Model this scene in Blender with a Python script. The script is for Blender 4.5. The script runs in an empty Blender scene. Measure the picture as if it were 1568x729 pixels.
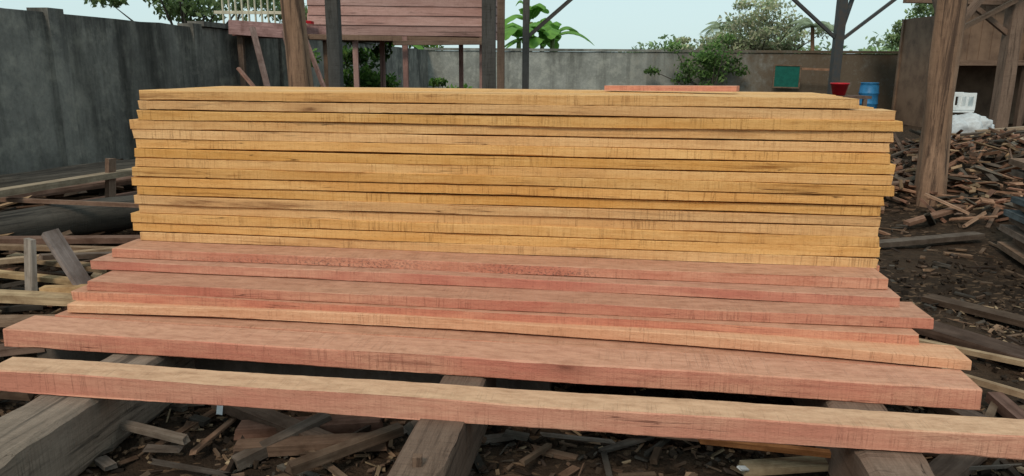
import bpy, math, random
from mathutils import Vector, Matrix, Euler, noise
random.seed(7)
R=random.random
def U(a,b): return a+(b-a)*random.random()
D=bpy.data; scene=bpy.context.scene
scene.view_settings.view_transform='Standard'; scene.view_settings.look='None'; scene.view_settings.exposure=0
# ---------------- camera / light ----------------
cam=D.cameras.new("camera"); co=D.objects.new("camera",cam); scene.collection.objects.link(co)
cam.sensor_width=36; cam.angle=math.radians(70); cam.clip_end=2000; cam.clip_start=.05
co.matrix_world=Matrix.Translation((0,0,1.6))@Matrix.Rotation(math.radians(90-13.26),4,'X')@Matrix.Rotation(math.radians(.4),4,'Z')
scene.camera=co
sd=Vector((-.30,-.70,.75)).normalized()
w=D.worlds.new("World"); scene.world=w; w.use_nodes=True
nt=w.node_tree; bg=nt.nodes['Background']; sky=nt.nodes.new('ShaderNodeTexSky'); sky.sky_type='NISHITA'
sky.sun_disc=False; sky.sun_elevation=math.asin(sd.z); sky.sun_rotation=math.atan2(sd.x,sd.y)
sky.air_density=1.0; sky.dust_density=1.5; sky.ozone_density=1.0
tcw=nt.nodes.new('ShaderNodeTexCoord'); mpw=nt.nodes.new('ShaderNodeMapping'); mpw.inputs['Scale'].default_value=(1.2,1.2,4)
nw=nt.nodes.new('ShaderNodeTexNoise'); nw.inputs['Scale'].default_value=1.3; nw.inputs['Detail'].default_value=5
nt.links.new(tcw.outputs['Generated'],mpw.inputs[0]); nt.links.new(mpw.outputs[0],nw.inputs[0])
rw_=nt.nodes.new('ShaderNodeMapRange'); rw_.inputs[1].default_value=.3; rw_.inputs[2].default_value=.7; rw_.inputs[3].default_value=.74; rw_.inputs[4].default_value=.94
nt.links.new(nw.outputs['Fac'],rw_.inputs[0])
mxw=nt.nodes.new('ShaderNodeMix'); mxw.data_type='RGBA'; nt.links.new(rw_.outputs[0],mxw.inputs[0]); nt.links.new(sky.outputs[0],mxw.inputs[6]); mxw.inputs[7].default_value=(5.3,6.8,6.9,1)
nt.links.new(mxw.outputs[2],bg.inputs[0]); bg.inputs[1].default_value=.125
sl=D.lights.new("sun",'SUN'); so=D.objects.new("sun",sl); scene.collection.objects.link(so)
sl.energy=1.9; sl.angle=math.radians(14); sl.color=(1,.88,.72)
so.rotation_euler=sd.to_track_quat('Z','Y').to_euler()
# ---------------- helpers ----------------
def empty(name,loc=(0,0,0)):
    o=D.objects.new(name,None); o.empty_display_size=.1; scene.collection.objects.link(o); o.location=loc; return o
def obj(name,verts,faces,mat=None,parent=None,smooth=False):
    m=D.meshes.new(name); m.from_pydata([tuple(v) for v in verts],[],faces); m.update()
    o=D.objects.new(name,m); scene.collection.objects.link(o)
    if mat: m.materials.append(mat)
    if parent: o.parent=parent
    if smooth:
        for p in m.polygons: p.use_smooth=True
    return o
class NT:
    def __init__(s,name):
        s.m=D.materials.new(name); s.m.use_nodes=True; s.t=s.m.node_tree; s.b=s.t.nodes['Principled BSDF']
        s.b.inputs['Roughness'].default_value=.88
        s.b.inputs['Specular IOR Level'].default_value=.2
    def n(s,typ,**k):
        x=s.t.nodes.new(typ)
        for a,v in k.items(): setattr(x,a,v)
        return x
    def l(s,a,b): s.t.links.new(a,b)
    def put(s,v,sock):
        if isinstance(v,bpy.types.NodeSocket): s.l(v,sock)
        else: sock.default_value=v
    def mapv(s,vec,scale):
        x=s.n('ShaderNodeMapping'); s.l(vec,x.inputs['Vector']); x.inputs['Scale'].default_value=scale; return x.outputs[0]
    def noise(s,vec,sc=1,det=5,rough=.6,dist=0):
        x=s.n('ShaderNodeTexNoise'); s.l(vec,x.inputs['Vector']); x.inputs['Scale'].default_value=sc
        x.inputs['Detail'].default_value=det; x.inputs['Roughness'].default_value=rough; x.inputs['Distortion'].default_value=dist
        return x.outputs['Fac']
    def rng(s,v,a,b,c=0,d=1):
        x=s.n('ShaderNodeMapRange'); s.put(v,x.inputs[0])
        for i,q in zip((1,2,3,4),(a,b,c,d)): x.inputs[i].default_value=q
        return x.outputs[0]
    def math(s,op,a,b=0):
        x=s.n('ShaderNodeMath',operation=op); s.put(a,x.inputs[0]); s.put(b,x.inputs[1]); return x.outputs[0]
    def mix(s,f,a,b,mode='MIX'):
        x=s.n('ShaderNodeMix',data_type='RGBA',blend_type=mode); s.put(f,x.inputs[0]); s.put(a,x.inputs[6]); s.put(b,x.inputs[7]); return x.outputs[2]
    def bump(s,h,st=.4,d=.004):
        x=s.n('ShaderNodeBump'); x.inputs['Strength'].default_value=st; x.inputs['Distance'].default_value=d
        s.l(h,x.inputs['Height']); s.l(x.outputs[0],s.b.inputs['Normal'])
    def col(s,v): s.put(v,s.b.inputs['Base Color'])
def plank_mat(name,cA,cB,cC,stain,stain_t=.62,char=False,vlo=.8,vhi=1.1,sawd=.5,blot=.5,axis='x',top=None,crack=True):
    s=NT(name); tc=s.n('ShaderNodeTexCoord').outputs['Object']; r=s.n('ShaderNodeObjectInfo').outputs['Random']
    cx=s.n('ShaderNodeCombineXYZ'); s.l(s.math('MULTIPLY',r,71.),cx.inputs[0]); s.l(s.math('MULTIPLY',r,213.),cx.inputs[1]); s.l(s.math('MULTIPLY',r,137.),cx.inputs[2])
    va=s.n('ShaderNodeVectorMath',operation='ADD'); s.l(tc,va.inputs[0]); s.l(cx.outputs[0],va.inputs[1]); v=va.outputs[0]
    def mp(a,b): return s.mapv(v,(a,b,b) if axis=='x' else (b,b,a))
    broad=s.noise(mp(1.1,5),1,5,.65,.2)
    grain=s.noise(mp(3.5,90),1,5,.65,.15)
    fine=s.noise(mp(60,170),1,3,.65)
    mott=s.noise(mp(10,30),1,6,.75)
    saw=s.noise(mp(13,.5),1,4,.62,.03)
    saw2=s.noise(mp(170,4),1,3,.6,.1)
    mask=s.rng(s.noise(mp(1.3,11),1,3,.5),.42,.64)
    c=s.mix(s.rng(broad,.36,.64),cA,cB)
    c=s.mix(s.rng(grain,.45,.75,0,.6),c,cC)
    c=s.mix(s.rng(mott,.48,.7,0,blot),c,cC)
    line=s.math('SUBTRACT',1,s.rng(s.math('ABSOLUTE',s.math('SUBTRACT',saw,.5)),.0,.011))
    line=s.math('MULTIPLY',line,s.math('ADD',s.math('MULTIPLY',mask,.8),.15))
    c=s.mix(s.math('MULTIPLY',line,sawd),c,stain)
    c=s.mix(s.rng(saw2,.48,.7,0,.7*sawd),c,cC)
    st=s.noise(mp(.7,13),1,7,.72,.35)
    c=s.mix(s.rng(st,stain_t,stain_t+.1,0,.85),c,stain)
    if crack:
        ck=s.noise(mp(.9,34),1,2,.5,.1); ckm=s.rng(s.noise(mp(1.3,12),1,2,.5),.56,.62)
        ckl=s.math('MULTIPLY',s.math('SUBTRACT',1,s.rng(s.math('ABSOLUTE',s.math('SUBTRACT',ck,.5)),.0,.012)),ckm)
        c=s.mix(s.math('MULTIPLY',ckl,.8),c,(stain[0]*.3,stain[1]*.25,stain[2]*.25,1))
    vo=s.n('ShaderNodeTexVoronoi'); s.l(mp(1.0,3.2),vo.inputs['Vector']); vo.inputs['Scale'].default_value=1.0
    kd=s.math('ADD',vo.outputs['Distance'],s.math('MULTIPLY',s.math('SUBTRACT',mott,.5),.1))
    c=s.mix(s.rng(kd,.01,.05,.85,0),c,(stain[0]*.4,stain[1]*.35,stain[2]*.35,1))
    c=s.mix(s.rng(kd,.03,.16,.45,0),c,stain)
    c=s.mix(s.rng(fine,.56,.76,0,.5),c,stain)
    if char:
        ch=s.noise(mp(60,110),1,3,.7); mk=s.rng(s.noise(mp(.7,3),1,2,.5),.48,.6)
        c=s.mix(s.math('MULTIPLY',s.rng(ch,.52,.58,0,.7),mk),c,(.09,.065,.055,1))
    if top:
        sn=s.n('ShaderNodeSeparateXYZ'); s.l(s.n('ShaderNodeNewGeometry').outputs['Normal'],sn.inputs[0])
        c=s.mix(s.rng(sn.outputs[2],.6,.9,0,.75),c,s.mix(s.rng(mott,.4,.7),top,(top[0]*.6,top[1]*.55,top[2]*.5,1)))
    hs=s.n('ShaderNodeHueSaturation'); s.l(c,hs.inputs['Color']); s.l(s.rng(s.math('FRACT',s.math('MULTIPLY',r,17.3)),0,1,vlo,vhi),hs.inputs['Value'])
    s.l(s.rng(s.math('FRACT',s.math('MULTIPLY',r,31.7)),0,1,.92,1.06),hs.inputs['Saturation'])
    s.col(hs.outputs[0])
    h=s.math('ADD',s.math('MULTIPLY',grain,.5),s.math('SUBTRACT',s.math('MULTIPLY',mott,.8),s.math('MULTIPLY',line,.8)))
    s.bump(s.math('ADD',s.math('ADD',h,s.math('MULTIPLY',saw2,.4)),s.math('MULTIPLY',fine,.7)),.75,.003); return s.m
M_yel=plank_mat("yellow_timber",(.77,.46,.195,1),(.67,.35,.12,1),(.50,.23,.07,1),(.25,.10,.03,1),.575,vlo=.9,vhi=1.08,sawd=.52,blot=.4)
M_pink=plank_mat("red_timber",(.66,.32,.205,1),(.54,.18,.12,1),(.38,.12,.08,1),(.20,.065,.04,1),.60,vlo=.9,vhi=1.12,sawd=.4,blot=.45,top=(.56,.31,.205,1))
M_char=plank_mat("red_timber_speckled",(.64,.34,.235,1),(.53,.21,.15,1),(.38,.14,.09,1),(.19,.08,.05,1),.64,char=True,vlo=.98,vhi=1.08,sawd=.35,top=(.54,.32,.22,1))
M_tan=plank_mat("tan_timber",(.72,.44,.28,1),(.64,.34,.21,1),(.46,.21,.12,1),(.24,.10,.05,1),.66,vlo=.98,vhi=1.05,sawd=.4)
M_brown=plank_mat("weathered_timber",(.22,.145,.105,1),(.15,.095,.068,1),(.095,.06,.042,1),(.045,.028,.02,1),.55,vlo=.8,vhi=1.1)
M_beamg=plank_mat("grey_old_timber",(.26,.20,.155,1),(.18,.135,.105,1),(.11,.085,.066,1),(.05,.04,.033,1),.53,vlo=.9,vhi=1.1)
M_log=plank_mat("log_bark",(.32,.19,.12,1),(.20,.115,.07,1),(.12,.068,.045,1),(.05,.03,.022,1),.5,vlo=.9,vhi=1.1,sawd=.1,axis='z')
M_grey=plank_mat("grey_timber",(.10,.095,.09,1),(.075,.07,.065,1),(.05,.045,.04,1),(.03,.025,.02,1),.55)
M_darklog=plank_mat("dark_log",(.10,.085,.07,1),(.065,.055,.045,1),(.04,.035,.03,1),(.02,.017,.015,1),.5,sawd=.1,axis='z')
M_sid=plank_mat("siding_timber",(.45,.28,.25,1),(.36,.20,.175,1),(.24,.135,.11,1),(.12,.07,.06,1),.56,vlo=.65,vhi=1.2,sawd=.2)
def attr_mat(name,rough=.9,sc=(3,45,1)):
    s=NT(name); a=s.n('ShaderNodeAttribute',attribute_name='Col').outputs['Color']
    u=s.n('ShaderNodeTexCoord').outputs['UV']
    g=s.noise(s.mapv(u,sc),1,5,.65,.5); g2=s.noise(s.mapv(u,(6,6,6)),1,6,.7)
    c=s.mix(s.rng(g,.4,.75,0,.7),a,s.mix(1.0,a,(.3,.27,.25,1),'MULTIPLY'))
    c=s.mix(s.rng(g2,.42,.66,0,.75),c,s.mix(1.0,a,(.35,.3,.27,1),'MULTIPLY'))
    s.col(c); s.b.inputs['Roughness'].default_value=rough; s.b.inputs['Specular IOR Level'].default_value=.1; s.bump(g,.6,.005); return s.m
M_scrap=attr_mat("scrap_wood")
def leaf_mat(name):
    s=NT(name); a=s.n('ShaderNodeAttribute',attribute_name='Col').outputs['Color']; s.col(a)
    s.b.inputs['Roughness'].default_value=.6
    t=s.n('ShaderNodeBsdfTranslucent'); s.l(a,t.inputs[0]); mx=s.n('ShaderNodeMixShader'); mx.inputs[0].default_value=.4
    s.l(s.b.outputs[0],mx.inputs[1]); s.l(t.outputs[0],mx.inputs[2]); s.l(mx.outputs[0],s.t.nodes['Material Output'].inputs[0]); return s.m
M_leaf=leaf_mat("foliage")
def concrete(name,ca,cb,cs,streak=.55,dirtx=None,sth=3.2,sta=.8,darkband=.7):
    s=NT(name); p=s.n('ShaderNodeNewGeometry').outputs['Position']
    n1=s.noise(s.mapv(p,(.7,.7,.9)),1,7,.72,.3); st=s.noise(s.mapv(p,(sth,sth,.35)),1,7,.75,.3); f=s.noise(p,25,5,.7); m=s.noise(p,4,6,.7)
    c=s.mix(s.rng(n1,.4,.6),ca,cb); c=s.mix(s.rng(st,streak-.1,streak+.1,0,sta),c,cs); c=s.mix(s.rng(f,.45,.75,0,.4),c,cs)
    c=s.mix(s.rng(m,.48,.68,0,.6),c,(ca[0]*1.5,ca[1]*1.47,ca[2]*1.4,1))
    big=s.noise(s.mapv(p,(1.4,.5,.12)),1,5,.65); c=s.mix(s.rng(big,.54,.62,0,darkband),c,(cs[0]*.45,cs[1]*.45,cs[2]*.45,1))
    sx=s.n('ShaderNodeSeparateXYZ'); s.l(p,sx.inputs[0])
    low=s.math('ADD',s.rng(sx.outputs[2],.1,1.3,1,0),s.math('MULTIPLY',s.math('SUBTRACT',n1,.5),1.5))
    c=s.mix(s.rng(low,.35,1.0,0,.6),c,cs)
    tp=s.math('ADD',s.rng(sx.outputs[2],1.5,2.1,0,1),s.math('MULTIPLY',s.math('SUBTRACT',st,.5),3.))
    c=s.mix(s.rng(tp,.6,1.3,0,.7),c,(cs[0]*.6,cs[1]*.6,cs[2]*.6,1))
    if dirtx:
        dm=s.math('ADD',s.rng(sx.outputs[0],dirtx[0],dirtx[1]),s.math('MULTIPLY',s.math('SUBTRACT',m,.5),1.6))
        c=s.mix(s.rng(dm,.2,.95,0,.85),c,(.10,.066,.04,1))
    s.col(c); s.b.inputs['Specular IOR Level'].default_value=.05; s.bump(s.math('ADD',f,n1),.5,.01); return s.m
M_wall=concrete("concrete_stained",(.24,.225,.20,1),(.15,.142,.13,1),(.07,.066,.06,1))
M_wallb=concrete("concrete_back",(.30,.305,.285,1),(.23,.235,.215,1),(.11,.11,.095,1),.6,(3.0,9.5),1.3,.55,.3)
M_curb=concrete("concrete_curb",(.22,.185,.16,1),(.15,.125,.105,1),(.07,.055,.045,1))
def plain(name,c,rough=.5,c2=None,sc=8):
    s=NT(name); p=s.n('ShaderNodeTexCoord').outputs['Object']; n=s.noise(p,sc,5,.65)
    s.col(s.mix(s.rng(n,.4,.7),c,c2 or (c[0]*.7,c[1]*.7,c[2]*.7,1))); s.b.inputs['Roughness'].default_value=rough; s.bump(n,.2,.004); return s.m
M_blue=plain("blue_plastic",(.03,.17,.36,1),.4); M_red=plain("red_plastic",(.5,.02,.03,1),.4)
M_white=plain("white_plastic",(.75,.76,.76,1),.5,(.6,.61,.6,1)); M_green=plain("green_board",(.01,.11,.085,1),.6)
M_metal=plain("dark_steel",(.045,.05,.055,1),.6,(.07,.055,.045,1)); M_bag=plain("woven_plastic",(.55,.57,.59,1),.6,(.36,.36,.36,1),5)
M_rust=plain("rusty_sheet",(.19,.12,.08,1),.7,(.09,.055,.038,1),2)
M_cream=plain("cream_paint",(.6,.55,.42,1),.6)

def boxes(name,items,mat,parent=None,jit=.0):
    V=[];F=[];UVs=[];C=[]
    fs=[(0,1,3,2),(4,6,7,5),(0,4,5,1),(2,3,7,6),(0,2,6,4),(1,5,7,3)]
    for (c,d,r,colr) in items:
        b=len(V); M=r if isinstance(r,Matrix) else Euler(r).to_matrix(); c=Vector(c); loc=[]
        for x in(-.5,.5):
            for y in(-.5,.5):
                for z in(-.5,.5):
                    p=Vector((x*d[0]*(1-jit*R()*.6),y*d[1]*(1-jit*R()),z*d[2]*(1-jit*R()))); loc.append(p); V.append(c+M@p)
        ou,ov=U(0,50),U(0,50)
        for f in fs:
            F.append(tuple(b+i for i in f))
            for i in f: UVs+=[loc[i].x+ou,loc[i].y+loc[i].z+ov]; C+=[colr[0],colr[1],colr[2],1.0]
    o=obj(name,V,F,mat,parent); m=o.data
    m.uv_layers.new(name="UVMap"); m.uv_layers["UVMap"].data.foreach_set('uv',UVs)
    m.color_attributes.new(name="Col",type='FLOAT_COLOR',domain='CORNER'); m.color_attributes["Col"].data.foreach_set('color',C)
    return o
def along(p,q,w,t,col,roll=0):
    p=Vector(p);q=Vector(q);d=q-p;L=d.length
    M=d.to_track_quat('X','Z').to_matrix()@Matrix.Rotation(roll,3,'X')
    return ((p+q)/2,(L,w,t),M,col)
def beam(name,p,q,w,t,mat,parent=None,roll=0,segs=24,wob=.004,bow=(0,0),seed=None,rag=0):
    p=Vector(p);q=Vector(q);d=q-p;L=d.length
    if seed is None: seed=R()*100
    c0=min(w,t)*.05; hw,ht=w/2,t/2
    V=[];F=[]
    e0=[U(-1,1)*.006*(rag>0) for _ in range(8)]; e1=[U(-1,1)*.006*(rag>0) for _ in range(8)]
    for i in range(segs+1):
        s=i/segs; x=s*L; a=4*s*(1-s)
        c=[c0*(1+rag*(9*max(0,noise.noise(Vector((x*3.1,seed+g*11,5)))-.3)+1.2*abs(noise.noise(Vector((x*23,seed+g*5,1)))))) for g in range(4)]
        ring=[(-hw+c[0],-ht),(hw-c[1],-ht),(hw,-ht+c[1]),(hw,ht-c[2]),(hw-c[2],ht),(-hw+c[3],ht),(-hw,ht-c[3]),(-hw,-ht+c[0])]
        for k,(y,z) in enumerate(ring):
            g=k//2
            nn=noise.noise(Vector((x*1.3,seed+g*7.3,seed*1.7))); n2=noise.noise(Vector((x*1.1,seed*2+ (0 if z>0 else 9),3)))
            n3=noise.noise(Vector((x*21,seed+k*3.1,8)))*.12
            V.append((x+(n3*.01 if 0<i<segs else (e0[k] if i==0 else e1[k])), y+bow[0]*a+wob*(nn+n3), z+bow[1]*a+wob*(n2*.8+n3)))
    for i in range(segs):
        for k in range(8):
            a=i*8+k;b=i*8+(k+1)%8; F.append((a,b,b+8,a+8)[::-1])
    F.append(tuple(range(8))); F.append(tuple(segs*8+k for k in range(8))[::-1])
    o=obj(name,V,F,mat,parent)
    M=(d.to_track_quat('X','Z').to_matrix()@Matrix.Rotation(roll,3,'X')).to_4x4(); M.translation=p; o.matrix_local=M
    return o
def tube(name,pts,rads,mat,parent=None,n=12,rough=.1,seed=0,smooth=True):
    V=[];F=[]; pts=[Vector(p) for p in pts]
    P=[];Rr=[]
    for i in range(len(pts)-1):
        K=6
        for k in range(K+(1 if i==len(pts)-2 else 0)):
            t=k/K; P.append(pts[i].lerp(pts[i+1],t)); Rr.append(rads[i]*(1-t)+rads[i+1]*t)
    for i,p in enumerate(P):
        d=(pts[-1]-pts[0]).normalized(); q=d.to_track_quat('Z','X')
        for k in range(n):
            a=2*math.pi*k/n; dd=Vector((math.cos(a),math.sin(a),0))
            r=Rr[i]*(1+rough*(noise.noise(Vector((dd.x*2,dd.y*2,i*.13+seed)))*1.5+.35*noise.noise(Vector((dd.x*5,dd.y*5,i*.5+seed))))); V.append(p+q@(dd*r))
    for i in range(len(P)-1):
        for k in range(n):
            a=i*n+k;b=i*n+(k+1)%n; F.append((a,b,b+n,a+n))
    F.append(tuple(range(n))[::-1]); F.append(tuple((len(P)-1)*n+k for k in range(n)))
    return obj(name,V,F,mat,parent,smooth)
def hlog(name,p,q,r,mat):
    p=Vector(p);q=Vector(q);L=(q-p).length
    o=tube(name,[(0,0,0),(.02,0,L*.5),(0,0,L)],[r,r*1.04,r*.93],mat,None,20,.12,R()*9)
    M=(q-p).to_track_quat('Z','X').to_matrix().to_4x4(); M.translation=p; o.matrix_world=M; return o
def leaves(name,clumps,size,cols,parent=None,aspect=.5):
    V=[];F=[];C=[]
    for (c,rad,n) in clumps:
        c=Vector(c); sh=U(.65,1.2)
        for _ in range(n):
            d=Vector((random.gauss(0,1),random.gauss(0,1),random.gauss(0,1))).normalized()*(R()**.45)
            p=c+Vector((d.x*rad[0],d.y*rad[1],d.z*rad[2]))
            E=Euler((U(-1.2,1.2),U(-1.2,1.2),U(0,6.28))).to_matrix(); s=size*U(.6,1.4)
            b=len(V); V+= [p+E@Vector((-s,0,0)),p+E@Vector((0,-s*aspect,.12*s)),p+E@Vector((s,0,-.1*s)),p+E@Vector((0,s*aspect,.12*s))]
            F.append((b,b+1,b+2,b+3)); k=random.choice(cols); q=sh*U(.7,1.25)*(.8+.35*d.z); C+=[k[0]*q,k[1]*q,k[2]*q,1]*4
    o=obj(name,V,F,M_leaf,parent); o.data.color_attributes.new(name="Col",type='FLOAT_COLOR',domain='CORNER')
    o.data.color_attributes["Col"].data.foreach_set('color',C)
    return o
def setcol(o,c):
    o.data.color_attributes.new(name="Col",type='FLOAT_COLOR',domain='CORNER'); ca=o.data.color_attributes["Col"]
    for p in o.data.polygons:
        q=U(.8,1.15)
        for li in p.loop_indices: ca.data[li].color=(c[0]*q,c[1]*q,c[2]*q,1)
# ---------------- ground ----------------
def gh(x,y):
    h=0
    if y>0:
        l=max(0,min(1,(-2.35-x)/1.6)); l=l*l*(3-2*l); ym=max(0,min(1,(y-2.2)/2))*max(0,min(1,(13-y)/4)); h+=.42*l*ym
        h+=.62*math.exp(-((x-7.0)/1.9)**2-((y-9.2)/1.6)**2)+.3*math.exp(-((x-5.2)/1.0)**2-((y-9.0)/1.3)**2)
    if abs(x)<16 and -4<y<24:
        h+=.035*noise.noise(Vector((x*1.3,y*1.3,0)))+.022*noise.noise(Vector((x*5,y*5,2)))+.012*noise.noise(Vector((x*14,y*14,4)))
    return h
xs=[-600,-300,-150,-80,-40,-25,-16]+[-9+.08*i for i in range(250)]+[13,16,25,40,80,150,300,600]
ys=[-300,-100,-40,-15,-6,-3,-1,0,.8]+[1.6+.06*i for i in range(60)]+[5.25+.1*i for i in range(80)]+[14,16,19,22,25,30,40,60,100,200,400,800]
V=[(x,y,gh(x,y)) for y in ys for x in xs]; nx=len(xs)
F=[(j*nx+i,j*nx+i+1,(j+1)*nx+i+1,(j+1)*nx+i) for j in range(len(ys)-1) for i in range(nx-1)]
s=NT("soil"); p=s.n('ShaderNodeNewGeometry').outputs['Position']
n1=s.noise(p,.9,6,.65,.3); n2=s.noise(p,14,6,.72); n3=s.noise(p,55,3,.6)
vo=s.n('ShaderNodeTexVoronoi'); s.l(s.mapv(p,(26,40,30)),vo.inputs['Vector']); vo.inputs['Scale'].default_value=1
c=s.mix(s.rng(n1,.35,.65),(.066,.043,.029,1),(.032,.022,.016,1)); c=s.mix(s.rng(n2,.45,.7,0,.7),c,(.015,.011,.009,1))
sx=s.n('ShaderNodeSeparateColor'); s.l(vo.outputs['Color'],sx.inputs[0])
c=s.mix(s.math('MULTIPLY',s.rng(sx.outputs[0],.84,.88),s.rng(n1,.4,.55,0,.8)),c,(.15,.095,.06,1))
s.col(c); s.b.inputs['Roughness'].default_value=.95; s.b.inputs['Specular IOR Level'].default_value=.05; s.bump(s.math('ADD',n2,s.math('MULTIPLY',n3,.5)),.9,.03)
obj("ground",V,F,s.m,None,True)
# ---------------- walls ----------------
def wall(name,p,q,h,th,mat,seg=40):
    e=empty(name); p=Vector(p);q=Vector(q);d=(q-p);L=d.length;d.normalize();nrm=Vector((d.y,-d.x,0))
    V=[];F=[]
    for i in range(seg+1):
        for side in(0,1):
            for k in range(7):
                z=h*k/6; pp=p+d*(L*i/seg)+nrm*(th*(.5-side)+ .008*noise.noise(Vector((i*1.3,k*1.7,side*9))))
                if k==6: z+=.02*noise.noise(Vector((i*.9,3,1)))
                V.append((pp.x,pp.y,z))
    for i in range(seg):
        a=i*14
        for k in range(6):
            F.append((a+k,a+14+k,a+15+k,a+k+1)); F.append((a+7+k,a+8+k,a+22+k,a+21+k))
        F.append((a+6,a+20,a+27,a+13))
    F.append((0,6,13,7)); F.append((seg*14,seg*14+7,seg*14+13,seg*14+6))
    obj("wall_panel",V,F,mat,e)
    return e,p,d,nrm
e,p,d,nrm=wall("concrete_boundary_wall",(-5.44,0,0),(-2.86,24.55,0),2.08,.16,M_wall,60)
ang=math.atan2(d.y,d.x)
for yy in (2.5,5.0,7.54,10.2,13.0,16,19.5):
    t=yy/d.y; c=p+d*t
    boxes("pilaster",[((c.x+.02,c.y,1.06),(.22,.22,2.12),(0,0,ang),(.5,.5,.5))],M_wall,e)
boxes("coping",[along(tuple(p+d*10.4/d.y+Vector((0,0,2.13))),tuple(p+d*19.3/d.y+Vector((0,0,2.13))),.24,.07,(.5,.5,.5))],M_wall,e)
e,p,d,nrm=wall("concrete_boundary_wall",(-2.9,24.6,0),(26,25.2,0),2.06,.18,M_wallb,60)
boxes("coping",[along((-2.9,24.6,2.11),(26,25.2,2.11),.26,.08,(1,1,1))],M_wallb,e)
# ---------------- yellow stack ----------------
PL=Vector((-2.07,3.988,0)); PR=Vector((1.837,3.516,0)); dv=(PR-PL).normalized(); pn=Vector((-dv.y,dv.x,0))
ys_=empty("yellow_lumber_stack")
rw=.0518
for i in range(16):
    zb=.631+i*rw
    lft=-2.10+.08*i/15+U(-.035,.03); rgt=1.837+U(-.03,.025)
    if i==15: rgt=1.652
    if i==14: rgt=1.82
    off=U(-.008,.008)
    A=PL+dv*((lft+2.07)/dv.x)+pn*off; B=PL+dv*((rgt+2.07)/dv.x)+pn*(off+U(-.01,.01))
    ww=U(.19,.23); tt=rw-U(.001,.005)
    beam("plank_front",A+pn*ww/2+Vector((0,0,zb+rw/2)),B+pn*ww/2+Vector((0,0,zb+rw/2)),ww,tt,M_yel,ys_,segs=220,wob=.007,bow=(U(-.012,.012),U(-.003,.002)),rag=.4)
    for k in range(1,4):
        A2=A+pn*(k*.235+.11)+dv*U(-.03,.03); B2=B+pn*(k*.235+.11)+dv*U(-.05,.03)
        beam("plank_inner",A2+Vector((0,0,zb+rw/2)),B2+Vector((0,0,zb+rw/2)),.21,rw-.004,M_yel,ys_,segs=12,wob=.003)
beam("plank_loose",(.55,4.35,1.478),(1.22,4.05,1.487),.12,.028,M_pink,ys_,segs=12)
# ---------------- red stack ----------------
rs=empty("red_lumber_stack")
def rp(name,l,r,zb,zt,w,mat,wob=.006,bow=(0,0),segs=220,off=0,rag=.4):
    A=Vector((l[0],l[1],0));B=Vector((r[0],r[1],0)); dd=(B-A).normalized(); nn=Vector((-dd.y,dd.x,0)); z=Vector((0,0,(zb+zt)/2))
    return beam(name,A+nn*(w/2+off)+z,B+nn*(w/2+off)+z,w,zt-zb-.002,mat,rs,segs=segs,wob=wob,bow=bow,rag=rag)
def back(l,r,zb,zt,w,n,mat=M_pink,gap=.01):
    for k in range(n):
        a=w+gap+k*(.2+gap); rp("plank_inner",(l[0]+U(-.05,.05),l[1]),(r[0]+U(-.05,.05),r[1]),zb,zt,.2,mat,off=a,segs=12,wob=.003,rag=0)
rp("plank_a",(-2.15,3.806),(1.78,3.317),.580,.631,.23,M_char); back((-2.1,3.806),(1.78,3.317),.580,.631,.23,4)
rp("plank_b",(-2.238,3.745),(1.783,3.206),.529,.580,.22,M_pink,bow=(.012,0)); back((-2.15,3.745),(1.7,3.206),.529,.58,.22,4)
rp("plank_c",(-2.144,3.535),(1.857,3.051),.478,.529,.24,M_pink,bow=(-.01,0)); back((-2.144,3.535),(1.8,3.051),.478,.529,.24,4)
rp("plank_d",(-2.22,3.52),(1.764,2.985),.430,.478,.2,M_pink,bow=(.01,0)); back((-2.2,3.52),(1.764,2.985),.43,.478,.2,4)
rp("plank_d_under",(-2.0,3.64),(1.79,3.03),.387,.429,.2,M_pink); back((-2.0,3.64),(1.79,3.03),.387,.429,.2,3)
rp("plank_e",(-2.206,3.449),(1.897,2.813),.388,.436,.17,M_tan,bow=(.09,.006),wob=.007)
rp("plank_f",(-2.372,3.218),(1.834,2.632),.300,.387,.2,M_pink,wob=.008)
rp("plank_g",(-2.26,3.43),(1.80,2.845),.300,.384,.2,M_pink,wob=.005); back((-2.2,3.43),(1.8,2.845),.30,.384,.2,4)
wp=empty("wooden_plank")
A=Vector((-2.12,2.748,.345));B=Vector((2.5,2.158,.345)); dd=(B-A).normalized(); nn=Vector((-dd.y,dd.x,0))
beam("plank_body",A+nn*.07,B+nn*.07,.14,.088,plank_mat("red_tan_timber",(.66,.35,.23,1),(.55,.21,.14,1),(.40,.15,.095,1),(.22,.075,.045,1),.61,vlo=1,vhi=1,sawd=.4,top=(.62,.41,.25,1)),wp,segs=240,wob=.009,rag=.35)
# ---------------- supports ----------------
for (x,w_) in ((-1.80,.26),(-.258,.19),(1.36,.22)):
    beam("support_beam",(x-.07,2.0 if x>-1 else 2.1,.165),(x+.37,5.2,.165),w_,.262,M_brown if x>-1 else M_beamg,None,segs=60,wob=.014,rag=1)
beam("wooden_stake",(-.315,2.2,.02),(-.31,2.2,.335),.035,.03,M_brown,None,segs=8)
boxes("concrete_curb",[((-1.1,3.40,.09),(2.6,.18,.22),(0,0,-.12),(1,1,1))],M_curb,None)
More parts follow.
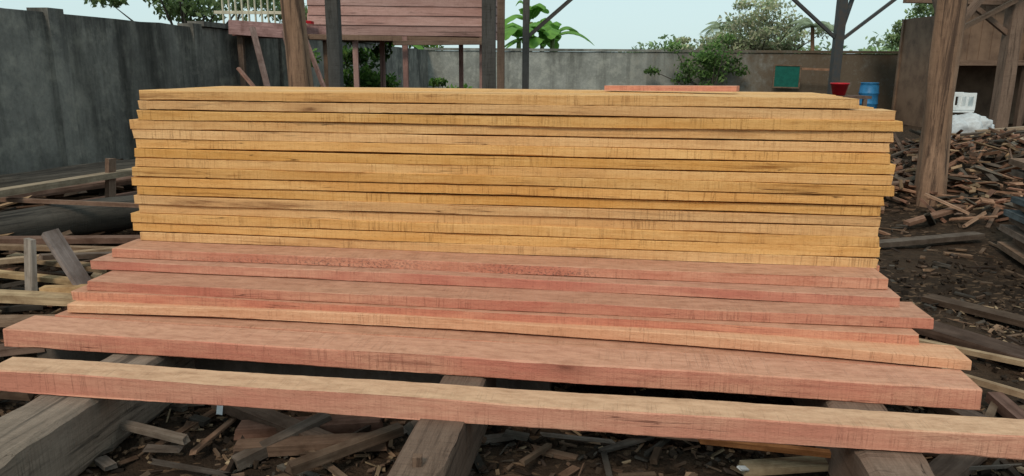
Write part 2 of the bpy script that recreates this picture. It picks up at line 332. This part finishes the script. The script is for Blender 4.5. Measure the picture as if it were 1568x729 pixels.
# ---------------- scraps ----------------
COLS_dark=[(.115,.075,.052),(.07,.048,.037),(.15,.095,.066),(.09,.077,.065),(.17,.115,.08)]
COLS_mix=[(.30,.17,.11),(.23,.12,.08),(.38,.25,.15),(.18,.12,.09),(.14,.115,.095),(.42,.30,.19),(.27,.145,.095)]
def scatter(name,n,fx,fy,cols,L=(.1,.5),W=(.02,.08),T=(.008,.03),tilt=.25,lift=.03,cond=None,yaw=None,jit=.35):
    it=[]
    while len(it)<n:
        x=U(*fx);y=U(*fy)
        if cond and not cond(x,y): continue
        l=L[0]+(L[1]-L[0])*R()**1.7
        it.append(((x,y,gh(x,y)+U(0,lift)),(l,U(*W),U(*T)),(U(-tilt,tilt),U(-tilt,tilt),U(0,6.28) if yaw is None else random.gauss(yaw,.5)),tuple(c*q for q in (U(.6,1.2),) for c in random.choice(cols))))
    return boxes(name,it,M_scrap,None,jit)
clump=lambda x,y: noise.noise(Vector((x*1.7,y*1.7,11)))>U(-.35,.25)
scatter("wood_chips",6500,(-3,3.5),(1.6,5),COLS_dark+[(.26,.17,.11),(.38,.28,.18)],(.015,.09),(.006,.025),(.004,.012),.5,.02,clump)
scatter("soil_clods",3200,(-3.2,4.5),(1.8,6),[(.042,.03,.022),(.058,.04,.028),(.03,.022,.017)],(.02,.06),(.02,.05),(.02,.04),1,.01,None,None,.7)
scatter("wood_scrap_pile",230,(-2.4,2.6),(2.2,3.9),COLS_dark+[(.2,.12,.08),(.16,.13,.11),(.3,.2,.13)],(.1,.55),(.012,.06),(.012,.03),.15,.07)
big=[along((.75,2.72,.12),(1.45,2.55,.13),.03,.025,(.62,.24,.09)),along((.9,2.6,.06),(1.5,2.66,.07),.08,.03,(.36,.27,.17)),
 along((-1.9,2.95,.1),(-1.3,2.68,.12),.04,.03,(.2,.16,.13)),along((-1.35,3.1,.1),(-.7,2.75,.05),.09,.05,(.15,.1,.075)),along((-1.2,2.9,.05),(-.55,2.95,.07),.1,.05,(.2,.11,.08)),
 along((-1.15,2.72,.06),(-.5,2.78,.07),.08,.05,(.16,.10,.07)),along((-1.1,2.62,.05),(-.8,2.95,.09),.06,.05,(.14,.11,.09)),along((-.85,2.5,.1),(-.45,2.8,.12),.05,.04,(.13,.09,.065)),
 along((.3,2.9,.1),(.9,2.8,.08),.06,.03,(.2,.12,.085)),along((1.6,2.5,.05),(2.1,2.9,.08),.12,.05,(.16,.105,.08))]
boxes("scrap_board_pile",big,M_scrap,None,.12)
boxes("plastic_litter",[((1.05,2.9,.09),(.12,.09,.004),(.5,.3,1),(.5,.55,.5)),((-1.3,3.0,.1),(.03,.06,.004),(.9,.2,.4),(.45,.5,.52)),((.9,2.55,.09),(.05,.03,.01),(.2,.3,.5),(.5,.45,.38))],M_bag,None,.4)
scatter("left_wood_heap",760,(-4.8,-2.35),(3.0,9),COLS_mix+COLS_dark*3,(.1,.8),(.025,.08),(.012,.04),.3,.14,cond=lambda x,y: x<-2.3 and x>-5.2+.105*y+.1,yaw=.6)
L=[along((-3.9,4.0,.72),(-2.95,7.0,.70),.12,.05,(.36,.28,.2)),
 along((-4.1,5.15,.66),(-2.2,5.1,.60),.035,.03,(.24,.15,.11)),
 along((-4.2,4.9,.60),(-3.1,7.1,.58),.2,.05,(.2,.12,.09)),along((-4.0,4.6,.5),(-2.8,6.9,.5),.22,.05,(.15,.09,.07)),along((-4.3,6.2,.62),(-3.0,7.8,.66),.15,.05,(.3,.2,.14)),
 along((-2.70,3.92,.3),(-2.68,3.95,.65),.03,.09,(.36,.31,.27),1.57),
 along((-2.60,4.0,.68),(-2.38,3.92,.36),.03,.10,(.26,.215,.2),1.57),
 along((-3.2,4.1,.42),(-2.35,4.0,.37),.06,.03,(.52,.36,.2)),along((-3.2,3.85,.36),(-2.33,3.8,.34),.11,.045,(.5,.36,.22)),along((-2.62,3.9,.36),(-2.2,3.85,.39),.06,.05,(.58,.38,.2)),
 along((-3.3,3.6,.28),(-2.3,3.7,.26),.1,.04,(.3,.2,.14)),along((-3.2,4.5,.4),(-2.4,4.25,.38),.08,.03,(.38,.27,.17)),along((-3.4,4.35,.5),(-2.5,4.6,.42),.06,.03,(.3,.2,.13)),
 along((-3.1,4.2,.44),(-2.3,4.55,.46),.05,.03,(.42,.3,.2)),along((-2.75,4.1,.5),(-2.35,4.5,.42),.07,.03,(.2,.15,.12)),
 along((-3.0,3.4,.15),(-2.35,3.5,.2),.1,.04,(.2,.13,.1)),along((-2.9,3.1,.15),(-2.2,3.3,.15),.1,.04,(.14,.1,.08)),along((-3.05,3.3,.22),(-2.4,3.05,.2),.05,.03,(.3,.2,.14)),
 along((-3.3,5.9,.45),(-3.28,5.95,.85),.05,.07,(.24,.16,.12)),along((-3.5,4.7,.45),(-2.5,4.9,.42),.1,.04,(.2,.12,.09))]
boxes("left_board_pile",L,M_scrap,None,.12)
hlog("felled_log",(-3.75,4.55,.46),(-2.75,5.9,.46),.13,M_darklog)
hlog("felled_log",(-4.3,6.0,.55),(-3.1,7.6,.55),.13,M_darklog)
scatter("right_wood_heap",1900,(3.6,9),(7.0,11.2),COLS_mix+[(.45,.28,.19),(.36,.19,.13),(.22,.14,.1),(.12,.1,.08)],(.08,.6),(.02,.08),(.01,.04),.5,.22,cond=lambda x,y: gh(x,y)>.10 or R()<.15)
scatter("ground_scraps",800,(1.9,7.5),(2.4,9),COLS_dark+[(.27,.17,.11)],(.04,.35),(.01,.05),(.006,.025),.15,.02,clump)
Rr_=[along((2.35,4.0,.06),(3.3,3.3,.05),.04,.03,(.42,.30,.19)),along((2.1,3.6,.1),(2.9,2.8,.06),.04,.03,(.40,.28,.18)),along((2.2,4.8,.06),(2.9,3.7,.05),.2,.05,(.10,.065,.05)),along((2.9,4.9,.04),(3.5,4.0,.05),.14,.04,(.11,.075,.055)),
 along((2.0,3.3,.05),(2.3,2.2,.1),.1,.05,(.12,.085,.07)),along((2.35,3.3,.05),(2.2,2.2,.05),.08,.05,(.17,.1,.08)),along((3.2,6.4,.05),(4.4,6.7,.08),.12,.05,(.14,.11,.09)),along((3.9,7.1,.1),(4.7,7.5,.2),.09,.04,(.28,.16,.11)),along((4.9,7.4,.25),(5.6,7.0,.1),.1,.03,(.38,.21,.14)),
 along((5.0,8.0,.35),(5.9,7.2,.15),.08,.03,(.42,.26,.17)),along((4.2,8.4,.2),(5.3,8.2,.4),.07,.03,(.38,.21,.14)),along((5.6,8.6,.6),(6.8,9.4,.85),.1,.04,(.42,.33,.25)),along((6.0,9.6,.8),(7.4,9.4,.95),.1,.04,(.38,.28,.2))]
boxes("right_board_pile",Rr_,M_scrap,None,.12)
it=[]
for k in range(11):
    for j in range(3):
        it.append(((4.25+j*.16+U(-.05,.05),5.6+U(-.08,.08),.06+k*.075),(1.7,.14,.055),(U(-.03,.03),U(-.03,.03),1.25+U(-.12,.12)),random.choice([(.13,.12,.12),(.2,.15,.12),(.26,.17,.12),(.11,.13,.14)])))
boxes("offcut_stack",it,M_scrap,None,.15)
# ---------------- posts of shed ----------------
sh=empty("open_shed_frame")
tube("log_post",[(-2.22,8,-.1),(-2.25,8,.9),(-2.29,8,1.8),(-2.36,8,3.0)],[.15,.14,.125,.12],M_log,sh,24,.14,3)
tube("log_post",[(4.62,7.95,-.1),(4.60,8,.8),(4.57,8,1.7),(4.56,8,3.1)],[.155,.14,.14,.14],M_log,sh,24,.14,9)
beam("post",(-2.13,9,-.1),(-2.13,9,3.1),.15,.15,M_grey,sh,wob=.008)
beam("post",(-.29,9,-.1),(-.29,9,3.1),.16,.16,M_grey,sh,wob=.008)
beam("post",(-.165,10,-.1),(-.165,10,3.2),.10,.10,M_brown,sh,wob=.008)
beam("post",(.165,10,-.1),(.165,10,3.2),.09,.09,M_grey,sh,wob=.004)
beam("brace",(.2,10,1.98),(.95,10,2.62),.05,.05,M_grey,sh)
beam("eave_beam",(-2.6,9,3.1),(5.2,8.2,3.15),.15,.18,M_grey,sh)
beam("eave_beam",(-.6,10.0,3.25),(10.6,15.0,3.25),.12,.16,M_grey,sh)
beam("brace",(4.62,8.05,1.95),(5.25,8.3,2.6),.07,.06,M_brown,sh); beam("brace",(4.55,8.05,2.0),(4.75,8.9,2.75),.06,.05,M_brown,sh)
beam("post",(9.85,15,-.1),(9.85,15,3.3),.28,.25,M_brown,sh,wob=.012)
for q in (((9.9,15,2.25),(10.9,15,2.95)),((9.8,15,2.25),(8.8,15,2.95)),((8.6,14.8,2.3),(9.7,14.8,2.9)),((10,14.8,2.5),(11.6,14.8,2.2))): beam("brace",q[0],q[1],.09,.09,M_brown,sh)
beam("tie_beam",(7.6,14.9,2.92),(12.5,15.1,2.85),.12,.16,M_brown,sh)
tr=empty("steel_roof_column")
beam("column",(7.72,18,0),(7.72,18,3.5),.2,.2,M_metal,tr,wob=.001)
for q in (((7.66,18,2.28),(6.4,18,3.3)),((7.78,18,2.24),(9.0,18,3.22)),((7.74,18,2.35),(8.1,18.3,3.3))): beam("brace",q[0],q[1],.09,.07,M_metal,tr,wob=.001)
beam("beam_top",(5.6,18,3.45),(9.8,18,3.45),.12,.14,M_metal,tr)
rsd=empty("rusty_shed")
it=[]
for k in range(60):
    it.append(((11.5+k*.15,20+(.012 if k%2 else 0),2.75),(.152,.02,1.9),(0,0,0),(1,1,1)))
boxes("upper_cladding",it,M_rust,rsd)
boxes("interior",[((16,22.3,1.5),(9.2,.1,3),(0,0,0),(1,1,1)),((11.5,21.2,1.5),(.1,2.2,3),(0,0,0),(1,1,1))],M_rust,rsd)
boxes("roof",[((16,21.2,3.8),(10.5,3.6,.06),(.12,0,0),(1,1,1))],M_rust,rsd)
for x in (11.6,13.6,15.8,18,20): beam("post",(x,19.9,0),(x,19.9,3.6),.16,.16,M_brown,rsd)
beam("rail",(11.4,19.85,1.75),(20.5,19.85,1.8),.1,.14,M_brown,rsd)
# ---------------- house ----------------
h=empty("wooden_stilt_house")
hx0,hx1,hy=-3.0,-.42,11.0
for k in range(14):
    z=2.10+k*.135
    beam("siding_board",(hx0+.02+U(-.02,.02),hy,z),(hx1+U(-.04,.02),hy+.1,z-.01+U(-.008,.008)),.155,.022,M_sid,h,roll=math.pi/2-.12,segs=20,wob=.006)
    beam("side_board",(hx1,hy+.15,z),(hx1+.15,hy+2.4,z),.15,.022,M_sid,h,roll=math.pi/2-.1,segs=6)
beam("floor_joist",(hx0-.1,hy-.12,1.985),(hx1+.05,hy-.05,1.95),.1,.07,M_brown,h); beam("floor_joist",(-1.7,hy-.3,1.90),(hx1+.1,hy-.2,1.92),.08,.06,M_brown,h)
boxes("floor",[((-1.7,hy+1.2,2.0),(2.5,2.1,.05),(0,0,0),(.2,.12,.09))],M_scrap,h)
for x,y in ((-2.30,hy),(-2.12,hy+1.2),(-1.56,hy-.1),(-.46,hy+.1),(-.9,hy+2)): beam("stilt",(x,y,0),(x,y,2.0),.075,.075,M_sid,h)
beam("corner_post",(hx1+.02,hy+.05,2.0),(hx1+.02,hy+.05,3.8),.08,.08,M_brown,h)
boxes("landing",[((-3.35,hy+.6,2.03),(1.5,1.1,.06),(0,0,0),(.33,.17,.16)),((-3.35,hy-.06,2.07),(1.5,.03,.2),(0,0.06,0),(.38,.23,.22))],M_scrap,h)
for x in (-4,-2.75): beam("stilt",(x,hy+.1,0),(x,hy+.1,2.0),.08,.08,M_brown,h)
boxes("stair_string",[along((-2.75+k*.16,hy-1.1+k*.1,.9),(-3.28+k*.14,hy-.2,2.05),.03,.08,(.27,.17,.15)) for k in range(3)],M_scrap,h)
for k in range(9): beam("railing_slat",(-4.95+k*.11,13.0,2.25),(-4.95+k*.11,13.0,2.95),.05,.02,M_cream,h,segs=3)
beam("railing_top",(-5.1,13,2.45),(-3.9,13,2.45),.04,.05,M_cream,h)
boxes("cloth",[((-3.0,10.8,2.19),(.34,.1,.05),(0,.1,0),(.6,.01,.03)),((-3.1,10.78,2.16),(.2,.06,.09),(0,-.2,.1),(.6,.01,.03))],M_red,h,.3)
boxes("leaning_boards",[along((-2.95,9.2,.9),(-3.3,9.6,2.05),.07,.03,(.26,.18,.16)),along((-3.3,9,1.55),(-2.95,8.9,1.15),.05,.03,(.34,.19,.15)),along((-2.45,9,1.0),(-2.8,9.5,1.9),.07,.03,(.2,.13,.11))],M_scrap,None)
# ---------------- things in yard ----------------
def lathe(name,prof,mat,parent,n=28,loc=(0,0,0)):
    V=[];F=[]
    for r,z in prof:
        for k in range(n): a=2*math.pi*k/n; V.append((loc[0]+r*math.cos(a),loc[1]+r*math.sin(a),loc[2]+z))
    for i in range(len(prof)-1):
        for k in range(n): a=i*n+k;b=i*n+(k+1)%n; F.append((a,b,b+n,a+n))
    F.append(tuple(range(n))[::-1]); F.append(tuple((len(prof)-1)*n+k for k in range(n)))
    return obj(name,V,F,mat,parent,True)
b=empty("blue_barrel")
lathe("body",[(.22,0),(.25,.03),(.26,.12),(.265,.28),(.28,.30),(.28,.33),(.265,.35),(.265,.58),(.28,.60),(.28,.63),(.265,.65),(.255,.82),(.235,.88),(.25,.89),(.25,.92),(.22,.92),(.22,.90)],M_blue,b,loc=(10.5,22,.27))
boxes("pad",[((10.5,22,.13),(.9,.9,.28),(0,0,.1),(1,1,1))],M_curb,b)
b=empty("red_bucket")
lathe("body",[(.11,0),(.155,.2),(.17,.2),(.17,.23),(.15,.23),(.145,.19),(.11,.03)],M_red,b,loc=(6.12,14,1.10))
wb=empty("workbench")
boxes("top",[((6.2,14.1,1.07),(.9,.6,.05),(0,0,.05),(.15,.1,.08))],M_scrap,wb)
for x in(5.85,6.55):
    for y in(13.85,14.35): beam("leg",(x,y,0),(x,y,1.04),.07,.07,M_brown,wb,segs=3)
g=empty("green_notice_board")
boxes("panel",[((8.85,24.25,1.32),(.8,.03,.66),(0,0.02,0),(1,1,1))],M_green,g)
boxes("frame",[((8.85,24.24,1.67),(.88,.05,.04),(0,.02,0),(.2,.14,.1)),((8.85,24.24,.97),(.88,.05,.04),(0,.02,0),(.2,.14,.1)),((8.43,24.24,1.32),(.04,.05,.66),(0,0,0),(.2,.14,.1)),((9.27,24.24,1.32),(.04,.05,.66),(0,0,0),(.2,.14,.1)),((9.9,24.2,1.55),(1.2,.06,.07),(0,.03,0),(.35,.2,.13)),((10.4,24.2,1.2),(.07,.06,.7),(0,.1,0),(.3,.18,.12))],M_scrap,g)
import bmesh
def sack(loc,sc,seed,mat=M_bag):
    bm=bmesh.new(); bmesh.ops.create_icosphere(bm,subdivisions=5,radius=1)
    for v in bm.verts:
        p=v.co.copy(); q=Vector((math.copysign(abs(p.x)**.7,p.x),math.copysign(abs(p.y)**.7,p.y),math.copysign(abs(p.z)**.7,p.z)))
        n=noise.noise(p*1.6+Vector((seed,0,0)))*.22+abs(noise.noise(p*4+Vector((0,seed,0))))*.2+abs(noise.noise(Vector((p.x*7,p.y*7,p.z*2))+Vector((0,0,seed))))*.12
        v.co=Vector((q.x*sc[0]*(1-n),q.y*sc[1]*(1-n),q.z*sc[2]*(1-n*.8)))
    m=D.meshes.new("woven_sack"); bm.to_mesh(m); bm.free(); m.materials.append(mat)
    for f in m.polygons: f.use_smooth=True
    o=D.objects.new("woven_sack",m); scene.collection.objects.link(o); o.location=loc; return o
sack((5.98,10.0,.62),(.36,.28,.42),1); sack((6.5,10.5,.66),(.30,.25,.32),5); sack((6.2,9.8,.45),(.3,.22,.22),9)
V=[];F=[]
for j in range(26):
    for i in range(36):
        x=6.6+i*.055; y=9.6+j*.05; V.append((x,y,gh(x,y)+.22+.14*abs(noise.noise(Vector((x*3,y*3,0))))+.09*abs(noise.noise(Vector((x*9,y*7,1))))-.18*max(0,1-j/5)))
for j in range(25):
    for i in range(35):
        if noise.noise(Vector((i*.15,j*.15,3)))>-.25: a=j*36+i; F.append((a,a+1,a+37,a+36))
obj("plastic_tarp",V,F,M_bag,None,True)
c=empty("plastic_crate"); cx,cy,cz=6.08,10.2,1.02
it=[((cx,cy,cz+.02),(.34,.3,.03),(0,0,0),(1,1,1))]
for s_ in(-1,1):
    it+=[((cx,cy+s_*.15,cz+.24),(.34,.02,.05),(0,0,0),(1,1,1)),((cx,cy+s_*.15,cz+.06),(.34,.02,.05),(0,0,0),(1,1,1))]
    for k in range(4): it.append(((cx-.155+k*.103,cy+s_*.15,cz+.15),(.035,.018,.14),(0,0,0),(1,1,1)))
    it+=[((cx+s_*.165,cy,cz+.15),(.018,.29,.22),(0,0,0),(1,1,1))]
boxes("body",it,M_white,c)
# ---------------- vegetation ----------------
G=[(.10,.21,.045),(.15,.29,.06),(.08,.16,.04),(.20,.33,.08)]
G_HAZY=[(.42,.48,.27),(.52,.52,.34),(.33,.42,.23),(.56,.54,.38)]  # far-tree greens, paled so the leaf colour itself carries the haze
def bush(name,c,r,n,size,cols,k=14,trunk=True):
    e=empty(name); cl=[]
    for i in range(k):
        d=Vector((random.gauss(0,.5),random.gauss(0,.5),random.gauss(0,.5))); q=(c[0]+d.x*r[0],c[1]+d.y*r[1],c[2]+d.z*r[2]); s_=U(.22,.45)
        cl.append((q,(r[0]*s_,r[1]*s_,r[2]*s_*.8),n//k))
        if trunk and i%2==0: tube("limb",[(c[0],c[1],0),(c[0]*.6+q[0]*.4,c[1],c[2]*.6),q],[.05*r[2],.03*r[2],.008],M_darklog,e,6)
    leaves("foliage",cl,size,cols,e); return e
bush("wall_bush",(-2.45,13.2,1.35),(.8,.5,.7),3000,.05,G,22)
bush("wall_bush",(-1.75,15.5,.9),(.9,.5,.5),1200,.06,G,12)
bush("wall_bush",(6.35,24.0,1.65),(1.2,.35,.8),1900,.07,[(.15,.27,.08),(.2,.32,.1),(.11,.2,.06)],24)
bush("broadleaf_tree",(15.2,46,3.6),(3.2,2.5,2.1),6000,.12,G_HAZY,32)
bush("broadleaf_tree",(13.0,48,2.6),(2.6,2.,1.3),2600,.12,G_HAZY,16)
bush("broadleaf_tree",(22.5,42,3.6),(2.2,2.,2.2),3600,.12,[(.24,.34,.14),(.33,.43,.2)],20)
bush("broadleaf_tree",(-10.5,24,4.2),(3,2.5,1.4),4500,.1,[(.16,.24,.09),(.22,.3,.13)],24)
bush("broadleaf_tree",(-8.0,27,3.4),(2.5,2,1.2),2600,.1,[(.16,.24,.09),(.22,.3,.13)],16)
bush("broadleaf_tree",(-3.6,26.5,2.3),(1.5,1,1.1),1500,.1,G,12)
cl=[]
for k in range(90):
    x=U(8,34); cl.append(((x,U(50,60),U(1.2,2.7)+.5*math.sin(x*.7)),(1.6,1.2,.7),110))
leaves("distant_trees",cl,.2,[(.30,.42,.2),(.38,.48,.27),(.24,.36,.17)])  # lightened greens: distance haze is in the leaf colour
cl=[((U(24,80),U(70,90),U(1,5)),(3,2,1.2),60) for k in range(60)]
leaves("distant_trees",cl,.35,[(.28,.4,.22),(.36,.46,.26)])  # same haze lightening in the colour of the farthest leaves
def palm(name,x,y,zt,fl=1.8):
    e=empty(name); tube("trunk",[(x,y,0),(x+.15,y,zt*.6),(x,y,zt)],[.16,.12,.1],M_log,e,8); V=[];F=[]
    for k in range(15):
        a=k*2.4; el=U(.1,1.2); L=fl*U(.8,1.1)
        for i in range(22):
            t=i/21; r=L*t*math.cos(el*(1-.3*t)); z=zt+L*t*math.sin(el)-1.3*L*t*t*.6; pp=Vector((x+r*math.cos(a),y+r*math.sin(a),z))
            for s_ in(-1,1):
                ll=.5*math.sin(math.pi*min(1,t*.85+.12)); dd=Vector((-math.sin(a)*s_*ll+math.cos(a)*.15,math.cos(a)*s_*ll+math.sin(a)*.15,-ll*.55)); w_=Vector((math.cos(a)*.05,math.sin(a)*.05,0))
                b=len(V); V+=[pp-w_,pp+w_,pp+dd]; F.append((b,b+1,b+2))
    o=obj("fronds",V,F,M_leaf,e); setcol(o,(.34,.41,.27))  # pale frond colour includes distance haze
palm("coconut_palm",16.9,43,3.9,1.9); palm("coconut_palm",14.2,52,4.3,1.6)
def banana(x,y,zt,n=8,seed=0):
    e=empty("banana_plant"); tube("pseudostem",[(x,y,0),(x,y,zt*.5),(x+.05,y,zt)],[.15,.12,.08],plain("banana_stem",(.16,.2,.07,1)),e,10)
    V=[];F=[]
    for k in range(n):
        a=k*2.39+seed; el=U(.6,1.4); L=U(1.7,2.5); hw=U(.24,.34); b=len(V); N=16
        for i in range(N+1):
            t=i/N; r=L*t*math.cos(el); z=zt+L*t*math.sin(el)-L*.75*t*t; w_=hw*math.sin(math.pi*min(1,.04+t*.96))**.6*(1+.25*noise.noise(Vector((i*1.7,k,seed))))
            if t<.12: w_=.02
            sd_=Vector((-math.sin(a),math.cos(a),0)); pp=Vector((x+r*math.cos(a),y+r*math.sin(a),z))
            V+=[pp-sd_*w_+Vector((0,0,-w_*.35)),pp,pp+sd_*w_+Vector((0,0,-w_*.35))]
        for i in range(N):
            q=b+i*3; F+=[(q,q+1,q+4,q+3),(q+1,q+2,q+5,q+4)]
    o=obj("leaves",V,F,M_leaf,e); setcol(o,(.17,.36,.07))
banana(.15,27,2.5,9,.3); banana(1.0,27.5,2.3,9,1.2); banana(.6,28.5,3.2,8,2.2); banana(1.4,28,2.6,8,.5); banana(-4.2,26,2.2,6,.9)
